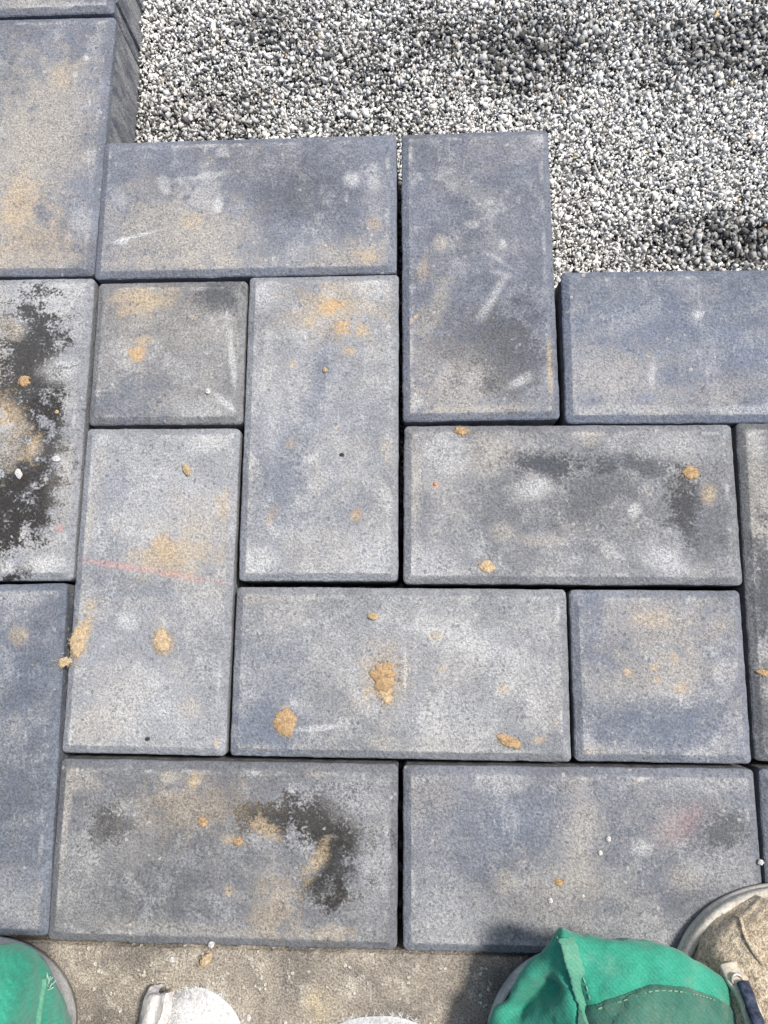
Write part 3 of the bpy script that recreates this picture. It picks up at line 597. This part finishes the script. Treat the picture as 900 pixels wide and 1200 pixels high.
# side seam standing up from the cloth, with its raw edge
sp = np.array([on_top(GR, c) for c in ((655, 1094), (660, 1106), (664, 1120), (669, 1138), (675, 1156), (681, 1174), (686, 1192), (692, 1212))])
sd_ = cr_dense(sp, 60); V = []; F = []
for i, c in enumerate(sd_):
    w = mn.noise(Vector((i * .45, 1, 0))) * .0008 + mn.noise(Vector((i * 1.3, 5, 0))) * .0005; hgt = .0035 + mn.noise(Vector((i * .8, 9, 0))) * .0012
    for dx, dz in ((.0062, .0004), (.003, .0022), (.0004, .0028), (-.0012 + w, hgt), (-.0020 + w, hgt - .0006), (-.0014, -.001)):
        V.append(c + np.array([dx, 0, dz + .0022 * max(0, 1 - i / 30)]) - PO)
for i in range(59):
    for k in range(5): F.append((i * 6 + k, i * 6 + k + 1, (i + 1) * 6 + k + 1, (i + 1) * 6 + k))
sm_ = mesh_obj('side_seam', V, F, SEAM, trousers, True); uv = sm_.data.uv_layers.new(name='UVMap')
for l in sm_.data.loops: uv.data[l.index].uv = sm_.data.vertices[l.vertex_index].co[:2]

def stitches(G, pix, parent, step=.0034, ln=.0022, off=.0008):
    c = cr_dense(np.array([on_top(G, p) for p in pix]), 200); L = np.r_[0, np.cumsum(np.linalg.norm(np.diff(c, axis=0), axis=1))]; V = []; F = []
    for a in np.arange(0, L[-1] - ln, step):
        p0, p1 = [np.array([np.interp(x, L, c[:, k]) for k in range(3)]) + [0, 0, off] for x in (a, a + ln)]; t = (p1 - p0) / np.linalg.norm(p1 - p0); s_ = np.cross(t, [0, 0, 1.]) * .00032; b = len(V)
        for p in (p0, p1): V += [p - s_ - PO, p + [0, 0, .0004] - PO, p + s_ - PO]
        F += [(b, b + 1, b + 4, b + 3), (b + 1, b + 2, b + 5, b + 4)]
    mesh_obj('stitching', V, F, THREAD2, parent)
THREAD2 = plain_mat('dusty_stitching_thread', (.22, .33, .22), .9)
stitches(GR, ((667, 1096), (672, 1108), (676, 1122), (681, 1140), (686, 1156), (692, 1174)), trousers)
stitches(GR, ((700, 1180), (735, 1167), (765, 1158), (800, 1160), (835, 1170), (862, 1188)), trousers, .003, .0018, .0022)
def left_leg():
    sil = [(-175, 1216, .045), (-140, 1150, .06), (-85, 1115, .072), (-20, 1110, .076), (36, 1112, .070), (65, 1152, .055), (86, 1214, .040)]
    under = [px(x + (-45 - x) * .16, y + 30, .006) for x, y, z in sil]; mid = [px(x + (-45 - x) * .03, y + 6, z * .5) for x, y, z in sil]
    s = [px(*c) for c in sil]
    top1 = [px(*c) for c in ((-160, 1240, .07), (-120, 1180, .085), (-80, 1145, .093), (-20, 1140, .096), (30, 1146, .086), (54, 1182, .068), (74, 1240, .055))]
    top2 = [px(*c) for c in ((-160, 1310, .08), (-120, 1250, .095), (-80, 1200, .104), (-25, 1195, .108), (18, 1204, .100), (42, 1250, .078), (60, 1310, .066))]
    top3 = [px(*c) for c in ((-170, 1430, .08), (-130, 1390, .105), (-80, 1330, .122), (-25, 1320, .128), (20, 1330, .12), (52, 1390, .10), (72, 1430, .075))]
    G = net_surface([under, mid, s, top1, top2, top3] + hip_rows(.0, 1.0), 140, 84); N = surf_normals(G)
    return G + N * (fbm(G, 40, .0012, 13) + fbm(G, 120, .0004, 18))[..., None]
GL = left_leg(); tl = grid_mesh('trouser_leg', GL, GREEN, person, PO); NL_ = surf_normals(GL)
sp = np.array([on_top(GL, c) for c in ((53, 1146), (53, 1156), (51, 1168), (49, 1184), (47, 1200), (46, 1216))]); sd_ = cr_dense(sp, 50)
tube('side_seam', sd_ + np.array([0, 0, .0004]), .0019, SEAM, tl, PO, 8, flat=.6)
tl2 = tl.children[0]; uv = tl2.data.uv_layers.new(name='UVMap')
for l in tl2.data.loops: uv.data[l.index].uv = tl2.data.vertices[l.vertex_index].co[:2]
fr = on_top(GL, (57, 1150))
for k in range(9):
    a = math.radians(random.uniform(-10, 130)); L = random.uniform(.003, .006); b = fr + np.array([random.uniform(-.001, .001), random.uniform(-.003, .002), .001])
    tube('frayed_thread', [b, b + np.array([math.cos(a), math.sin(a), .25]) * L * .5, b + np.array([math.cos(a + .3), math.sin(a + .3), .1]) * L], .00025, THREAD, tl, PO, 4)
# seat of the trousers, behind the camera
seat_rows = []
for (y, z0, z1, w) in ((-.36, .03, .18, .13), (-.44, .02, .25, .17), (-.52, .03, .30, .175), (-.60, .08, .28, .14), (-.64, .14, .22, .06)):
    seat_rows.append([(.172 + w * math.cos(a), y, (z0 + z1) / 2 + (z1 - z0) / 2 * math.sin(a)) for a in np.linspace(0, 2 * math.pi, 13)])
grid_mesh('trouser_seat', net_surface(seat_rows, 24, 40), GREEN, person, PO)

def knee_pad(cxy, rx, ry, rot, wall):
    V = []; F = []; n = 72; prof = [(.90, .002), (.99, .0), (1.0, .004), (1.0, wall - .003), (.99, wall), (.965, wall), (.955, wall - .002), (.92, wall - .006), (.5, .012), (0.02, .012)]
    for (s, z) in prof:
        for k in range(n):
            a = 2 * math.pi * k / n; w = 1 + .012 * math.sin(3 * a + 1) + mn.noise(Vector((math.cos(a) * 3, math.sin(a) * 3, 2))) * .01
            x, y = rx * s * w * math.cos(a), ry * s * w * math.sin(a); V.append((cxy[0] + x * math.cos(rot) - y * math.sin(rot) - PO[0], cxy[1] + x * math.sin(rot) + y * math.cos(rot) - PO[1], z + .0002))
    for i in range(len(prof) - 1):
        for k in range(n): F.append((i * n + k, i * n + (k + 1) % n, (i + 1) * n + (k + 1) % n, (i + 1) * n + k))
    return mesh_obj('knee_pad', V, F, PADM, person, True)
c = W(686, 1262, .012); knee_pad(c, .052, .058, 0, .013)
c = W(-44, 1224, .02); knee_pad(c, .0515, .046, 0, .020)

# ------------------------------------------------------------------ work boot standing beside the knee
def boot():
    toe = W(925, 1036, .008); ax = toe[0]; ty = toe[1]
    root = empty('work_boot', (ax, ty - .13, -.001)); O = np.array(root.location)
    tag(root, 'dusty tan suede work boot with grey rubber sole standing beside the green knee', 'boot')
    L = .29; HW = .066
    def half(t):                                        # half width along the boot, 0 = toe tip
        return float(np.interp(t, [0, .006, .02, .05, .09, .15, .22, .35, .55, .75, .9, .97, 1.0], [0.0, .22, .42, .66, .83, .96, 1.0, .97, .80, .76, .70, .48, 0.0])) * HW
    ts = np.array([0, .004, .012, .025, .045, .07, .1, .14, .18, .23, .3, .38, .46, .55, .65, .75, .84, .91, .96, .99, 1.0])
    out = [(-half(t), -t * L) for t in ts] + [(half(t), -t * L) for t in ts[::-1][1:-1]]
    P = cr_dense(np.array(out + [out[0]]), 220)[:-1]
    def ring(ins, z): 
        c = np.array([0, -L / 2]); n = np.roll(P, -1, 0) - np.roll(P, 1, 0); n /= np.linalg.norm(n, axis=1)[:, None] + 1e-9; nn = np.stack([n[:, 1], -n[:, 0]], 1)
        if ((P + nn * .01 - c) ** 2).sum() < ((P - c) ** 2).sum(): nn = -nn
        Q = P - nn * ins; return [np.array([ax + q[0], ty + q[1], z]) - O for q in Q]
    rub = rubber_mat('dusty_sole_rubber', (.42, .39, .335), (.60, .56, .48), .8, 45); sued = suede_mat()
    prof = [(.004, 0.0), (.0012, .0), (.0004, .002), (.0, .0045), (.0008, .0062), (.0018, .0066), (.0010, .0072), (.0, .0088), (.0004, .0110), (.0012, .0122), (.0026, .0126), (.0040, .0122), (.0050, .0105), (.02, .010)]
    V = []; F = []; n = len(P)
    for ins, z in prof: V += ring(ins, z)
    for i in range(len(prof) - 1):
        for k in range(n): F.append((i * n + k, i * n + (k + 1) % n, (i + 1) * n + (k + 1) % n, (i + 1) * n + k))
    F += [tuple(range(n)), tuple(range((len(prof) - 1) * n, len(prof) * n))]
    sole = mesh_obj('sole', V, F, rub, root, True)
    for t in ():                          # lugs on the sole edge
        i = int(np.argmin(np.abs(P[:, 1] + t * L) + (P[:, 0] > 0) * 9)); q = P[i]; pn = P[(i + 3) % n] - P[i - 3]; an = math.atan2(pn[1], pn[0])
        vs = []
        for z in (.001, .0115):
            for dx, dy in ((-.009, -.0010), (.009, -.0010), (.009, .0012), (-.009, .0012)):
                vs.append(np.array([ax + q[0] + dx * math.cos(an) - dy * math.sin(an), ty + q[1] + dx * math.sin(an) + dy * math.cos(an), z]) - O)
        mesh_obj('sole_lug', vs, [(0, 3, 2, 1), (4, 5, 6, 7), (0, 1, 5, 4), (1, 2, 6, 5), (2, 3, 7, 6), (3, 0, 4, 7)], rub, sole)
    # upper: lofted sections over the foot and up the shaft
    hs = lambda t: float(np.interp(t, [.02, .05, .1, .16, .24, .34, .45, .55, .65], [.016, .030, .045, .055, .060, .070, .092, .118, .150]))
    rows = []
    for t in np.linspace(.016, .62, 44):
        w = max(.004, half(t) - .0045); h = hs(t); r = []
        for a in np.linspace(math.pi, 0, 61):
            ca, sa = math.cos(a), math.sin(a); fx = math.copysign(abs(ca) ** (.72), ca); fz = abs(sa) ** .8
            r.append((ax + w * fx * (1 - .12 * fz * min(1, t * 3)), ty - t * L - .012 * (1 - fz) * 0, .010 + h * fz))
        rows.append(r)
    for t in np.linspace(.66, .97, 12):
        w = max(.01, half(t) - .006); r = []
        for a in np.linspace(math.pi, 0, 61):
            ca, sa = math.cos(a), math.sin(a); fx = math.copysign(abs(ca) ** .5, ca); r.append((ax + w * fx, ty - t * L, .010 + .14 * abs(sa) ** .35))
        rows.append(r)
    G = np.array(rows); N = surf_normals(G); G = G + N * (fbm(G, 45, .0022, 2) + fbm(G, 150, .0006, 5))[..., None]
    # wrinkle along the toe box
    up = grid_mesh('upper', G, sued, root, O); N = surf_normals(G)
    def top(pxy):
        d = np.linalg.norm(project(G) - np.asarray(pxy), axis=2); i, j = np.unravel_index(np.argmin(d), d.shape); return G[i, j], N[i, j]
    st = [top(c)[0] + np.array([0, 0, .0006]) for c in ((858, 1072), (864, 1082), (872, 1094), (882, 1110), (892, 1124), (903, 1136))]
    tube('toe_seam', cr_dense(np.array(st), 30), .0012, sued, up, O, 6, flat=.5)
    fl = [top(c)[0] + np.array([0, 0, .0012]) for c in ((852, 1130), (862, 1145), (872, 1166), (882, 1190), (890, 1214))]
    tube('eyelet_facing', cr_dense(np.array(fl), 40), .0050, rubber_mat('pale_leather', (.42, .37, .29), (.58, .52, .43), .8), up, O, 8, flat=.30)
    met = plain_mat('worn_eyelet_metal', (.55, .50, .42), .4, .7)
    for c in ((861, 1148), (874, 1176), (885, 1204)):
        q, nn = top(c); V = []; F = []; q = q + np.array([0, 0, .0032])
        for i in range(14):
            a = 2 * math.pi * i / 14
            for j in range(6):
                b = 2 * math.pi * j / 6; rr = .0024 + .0007 * math.cos(b); V.append(q + np.array([rr * math.cos(a), rr * math.sin(a), .0007 * math.sin(b)]) - O)
        for i in range(14):
            for j in range(6): F.append((i * 6 + j, ((i + 1) % 14) * 6 + j, ((i + 1) % 14) * 6 + (j + 1) % 6, i * 6 + (j + 1) % 6))
        mesh_obj('eyelet', V, F, met, up, True)
    lc = [top(c)[0] + np.array([0, 0, z]) for c, z in (((864, 1150), .004), ((872, 1160), .006), ((877, 1174), .006), ((881, 1190), .006), ((886, 1206), .006), ((893, 1225), .005))]
    lace = rubber_mat('navy_lace', (.018, .022, .04), (.07, .085, .13), .9, 300)
    tube('lace', cr_dense(np.array(lc), 40), .0031, lace, root, O, 8, flat=.7)
boot()

# ------------------------------------------------------------------ white fleece rags between the knees
FLEECE = rubber_mat('white_fleece', (.60, .59, .57), (.72, .72, .71), .95, 80); FIBRE = plain_mat('white_fleece_fibres', (.66, .66, .65), .9)
LINEN = rubber_mat('creased_cotton', (.55, .50, .47), (.68, .64, .61), .9, 90)
def rag(cx, cy, rx, ry, h, label, seed, hem):
    c = W(cx, cy, 0); root = empty('fleece_rag', (c[0], c[1], -.004)); O = np.array(root.location); tag(root, label, 'rag', 'white fleece rags')
    n, m = 64, 22; G = np.zeros((m, n, 3))
    for i in range(m):
        s = 1 - i / (m - 1) * .999
        for k in range(n):
            a = 2 * math.pi * k / n; w = 1 + .10 * mn.noise(Vector((math.cos(a) * 1.3, math.sin(a) * 1.3, seed)))
            x, y = rx * s * w * math.cos(a), ry * s * w * math.sin(a)
            z = h * (1 - s ** 2.6) ** .62 + .0035 * (1 - s) * mn.noise(Vector((x * 60, y * 60, seed)))
            G[i, k] = (c[0] + x, c[1] + y, -.0035 + max(0, z))
    grid_mesh('cloth', G, FLEECE, root, O, close_u=True)
    rr = np.random.default_rng(seed); N = surf_normals(G); V = []; F = []
    for q in range(12000):
        i, k = rr.integers(0, m - 3), rr.integers(0, n); p = G[i, k] + rr.normal(0, .0009, 3) * [1, 1, .3]; d = N[i, k] * rr.uniform(.3, 1) + rr.normal(0, .55, 3); d[2] = abs(d[2]) * .6; d /= np.linalg.norm(d)
        L = rr.uniform(.0018, .0048); s = np.cross(d, rr.normal(size=3)); s /= np.linalg.norm(s); b = len(V)
        V += [p - s * .00016 - O, p + s * .00016 - O, p + d * L - O]; F.append((b, b + 1, b + 2))
    f = mesh_obj('fleece_pile', V, F, FIBRE, root); f['kind'] = 'stuff'
    if hem:                                             # turned-back cotton corner
        R = []
        for (a, b, z) in (((160, 1236), (178, 1240), .020), ((161, 1205), (186, 1205), .022), ((166, 1178), (192, 1182), .020), ((171, 1164), (194, 1169), .0165), ((186, 1161), (197, 1162), .013)):
            p0, p1 = W(*a, z * .5), W(*b, z)
            R.append([p0 + np.array([.001, 0, -.008]), p0, .6 * p0 + .4 * p1 + [0, 0, .003], .3 * p0 + .7 * p1 + [0, 0, .0005], p1 + [0, 0, .002], p1 + np.array([.002, -.002, -.006])])
        H = net_surface(R, 40, 30); H = H + surf_normals(H) * fbm(H, 90, .0012, 4)[..., None]
        grid_mesh('hem', H, LINEN, root, O)
rag(222, 1234, .0305, .0315, .021, 'white fleece rag with a creased cotton hem on the concrete slab', 3, True)
rag(448, 1277, .046, .034, .020, 'flat white fleece rag between the creased rag and the right knee', 5, False)

# ------------------------------------------------------------------ sand clumps and loose stones on the pavers
SAND = sand_mat('damp_orange_sand', (.29, .19, .098), (.41, .285, .16)); SANDP = sand_mat('dry_tan_sand', (.36, .265, .155), (.48, .37, .24))
STW = sand_mat('white_stone', (.42, .41, .39), (.60, .59, .56)); STB = sand_mat('brown_stone', (.34, .25, .13), (.46, .35, .2)); STD = sand_mat('dark_stone', (.03, .03, .03), (.06, .06, .06))
def clump(cx, cy, rx, ry, an, h, mat, label, seed, crumbs=10):
    c = W(cx, cy); k = mpp(cx, cy); rx *= k; ry *= k; an = -math.radians(an); n, m = 40, 9; V = []; F = []
    for i in range(m):
        s = 1 - i / (m - 1) * .97
        for j in range(n):
            a = 2 * math.pi * j / n; w = 1 + .30 * mn.fractal(Vector((math.cos(a) * 1.9, math.sin(a) * 1.9, seed * 3.1)), .6, 2.0, 4)
            x, y = rx * s * w * math.cos(a), ry * s * w * math.sin(a)
            z = h * (1 - s ** 3) ** .6 * (1 + .7 * mn.noise(Vector((x * 420, y * 420, seed)))) * .45 - (.0007 if i == 0 else 0)
            V.append((x * math.cos(an) - y * math.sin(an), x * math.sin(an) + y * math.cos(an), z))
    for i in range(m - 1):
        for j in range(n): F.append((i * n + j, i * n + (j + 1) % n, (i + 1) * n + (j + 1) % n, (i + 1) * n + j))
    F.append(tuple(range((m - 1) * n, m * n)))
    rr = np.random.default_rng(seed)
    for q in range(crumbs * 4):                             # crumbs fallen off the clump
        a = rr.uniform(0, 2 * math.pi); d = .75 + abs(rr.normal(0, .38)); r = rr.uniform(.00025, .0007); b = len(V)
        x, y = rx * d * math.cos(a), ry * d * math.sin(a); X, Y = x * math.cos(an) - y * math.sin(an), x * math.sin(an) + y * math.cos(an)
        V += [(X + r, Y, r * .3), (X, Y + r * .8, r * .3), (X - r, Y, r * .3), (X, Y - r * .8, r * .3), (X, Y, r), (X, Y, -.0003)]
        for i in range(4): F += [(b + i, b + (i + 1) % 4, b + 4), (b + (i + 1) % 4, b + i, b + 5)]
    o = mesh_obj('sand_clump', V, F, mat, None, True); o.location = (c[0], c[1], .0002); tag(o, label, 'sand clump', 'sand clumps on the pavers')
clump(334, 846, 15, 16, 0, .0022, SAND, 'round orange sand clump near the lower left corner of the pale long paver', 1)
clump(449, 793, 15, 18, 0, .0024, SAND, 'largest orange sand clump, with crumbs, in the middle of the pale long paver', 2, 22)
clump(453, 816, 8, 9, 0, .0012, SANDP, 'small tan sand crumb just below the largest orange clump', 12, 14)
clump(597, 869, 15, 7, 22, .0016, SAND, 'flat elongated orange sand smear near the lower right corner of the pale long paver', 3, 8)
clump(92, 752, 9, 20, 12, .0024, SANDP, 'tan sand heap spilling over the left edge of the chalk-marked paver', 4, 22)
clump(75, 776, 8, 6, -10, .0020, SANDP, 'small tan sand lump beside the joint left of the chalk-marked paver', 5, 6)
clump(189, 752, 11, 12, 0, .0020, SANDP, 'crumbly brown sand clump in the lower middle of the chalk-marked paver', 6, 18)
clump(809, 554, 10, 8, 15, .0020, SAND, 'orange sand clump beside the black rectangular tar mark', 7, 8)
clump(571, 664, 9, 8, 0, .0014, SANDP, 'pale tan sand spot on the lower edge of the tar-marked paver', 8, 6)
clump(541, 505, 9, 5, 10, .0018, SAND, 'small brown sand clump on the upper edge of the tar-marked paver', 9, 10)
clump(28, 447, 7, 7, 0, .0026, SAND, 'orange sand lump on the big black tar stain', 10, 6)
clump(238, 963, 6, 5, 20, .0016, SAND, 'tiny orange sand lump between the two black tar marks of the bottom paver', 11, 5)
clump(279, 986, 6, 4, 0, .0014, SAND, 'tiny orange sand lump below the tar splash edge', 13, 5)
clump(894, 788, 7, 4, 10, .0016, SAND, 'small orange sand lump on the dark paver at the right border', 14, 4)
clump(241, 1125, 5, 9, 40, .0010, SANDP, 'streak of orange sand under the white pebble on the concrete slab', 15, 10)
clump(655, 1034, 5, 4, 0, .0012, SAND, 'tiny orange sand lump on the paver in front of the tan boot', 16, 4)

def stone(cx, cy, r, mat, label, seed, z=0.0, el=1.0, an=0):
    c = W(cx, cy, z); r *= mpp(cx, cy) * .82; bm = bmesh.new(); bmesh.ops.create_icosphere(bm, subdivisions=2, radius=1)
    for v in bm.verts:
        v.co *= 1 + .35 * mn.noise(v.co * 1.3 + Vector((seed * 5.3, 0, 0))); v.co = Vector((v.co.x * r * el, v.co.y * r, v.co.z * r * .55))
    me = bpy.data.meshes.new('pebble'); bm.to_mesh(me); bm.free(); me.materials.append(mat)
    zl = min(v.co.z for v in me.vertices); o = link(bpy.data.objects.new('pebble', me)); o.location = (c[0], c[1], z - zl - .0002); o.rotation_euler.z = -math.radians(an)
    tag(o, label, 'pebble', 'loose pebbles on the paving')
stone(248, 1106, 4.8, STW, 'white round pebble at the joint between the tar-splashed paver and the slab', 1, 0)
stone(891, 1010, 4.2, STW, 'pale pebble at the right edge of the paver in front of the boot', 2)
stone(202, 1124, 4, STW, 'white pebble on the concrete slab above the creased white rag', 3, -.004)
stone(23, 556, 5, STW, 'larger of the white pebbles lying on the big black tar stain', 4, 0, 1.5, 60)
stone(67, 538, 4.5, STW, 'white pebble just right of the big black tar stain', 5, 0, 1.3)
stone(67, 483, 3, STB, 'tiny brown pebble at the right rim of the big tar stain', 6)
stone(219, 551, 5, STB, 'elongated brown chip near the top of the chalk-marked paver', 7, 0, 1.7, 60)
stone(173, 866, 2.8, STD, 'black chip near the bottom edge of the chalk-marked paver', 8, 0, 1.3)
stone(244, 459, 4, STW, 'pale pebble on the lower right of the dusty square half paver', 9)
stone(713, 983, 4, STW, 'white pebble in the middle of the paver in front of the boot', 10)
stone(703, 999, 3.5, STW, 'white pebble just below the middle one on the paver in front of the boot', 11)
stone(645, 1055, 3.5, STW, 'white pebble straight above the tip of the green knee', 12)
stone(683, 1050, 2.5, STW, 'tiny white pebble right of the one above the green knee', 13)
stone(437, 722, 5, STB, 'yellowish chip near the top of the pale long paver', 14, 0, 1.6, 10)
stone(401, 533, 2.6, STD, 'tiny black chip on the pale upright paver with orange spots', 15, 0, 1.4, 20)
stone(654, 329, 4, STW, 'white chipping caught in the joint corner by the gravel', 16, -.004)
stone(381, 434, 3.5, STB, 'small brown chip below the orange spots of the pale upright paver', 17)
stone(510, 567, 3, STB, 'reddish crumb at the left end of the tar-marked paver', 18)
stone(292, 1192, 3.5, STW, 'small white stone on the concrete slab right of the creased white rag', 19, -.004, 1.4, 70)
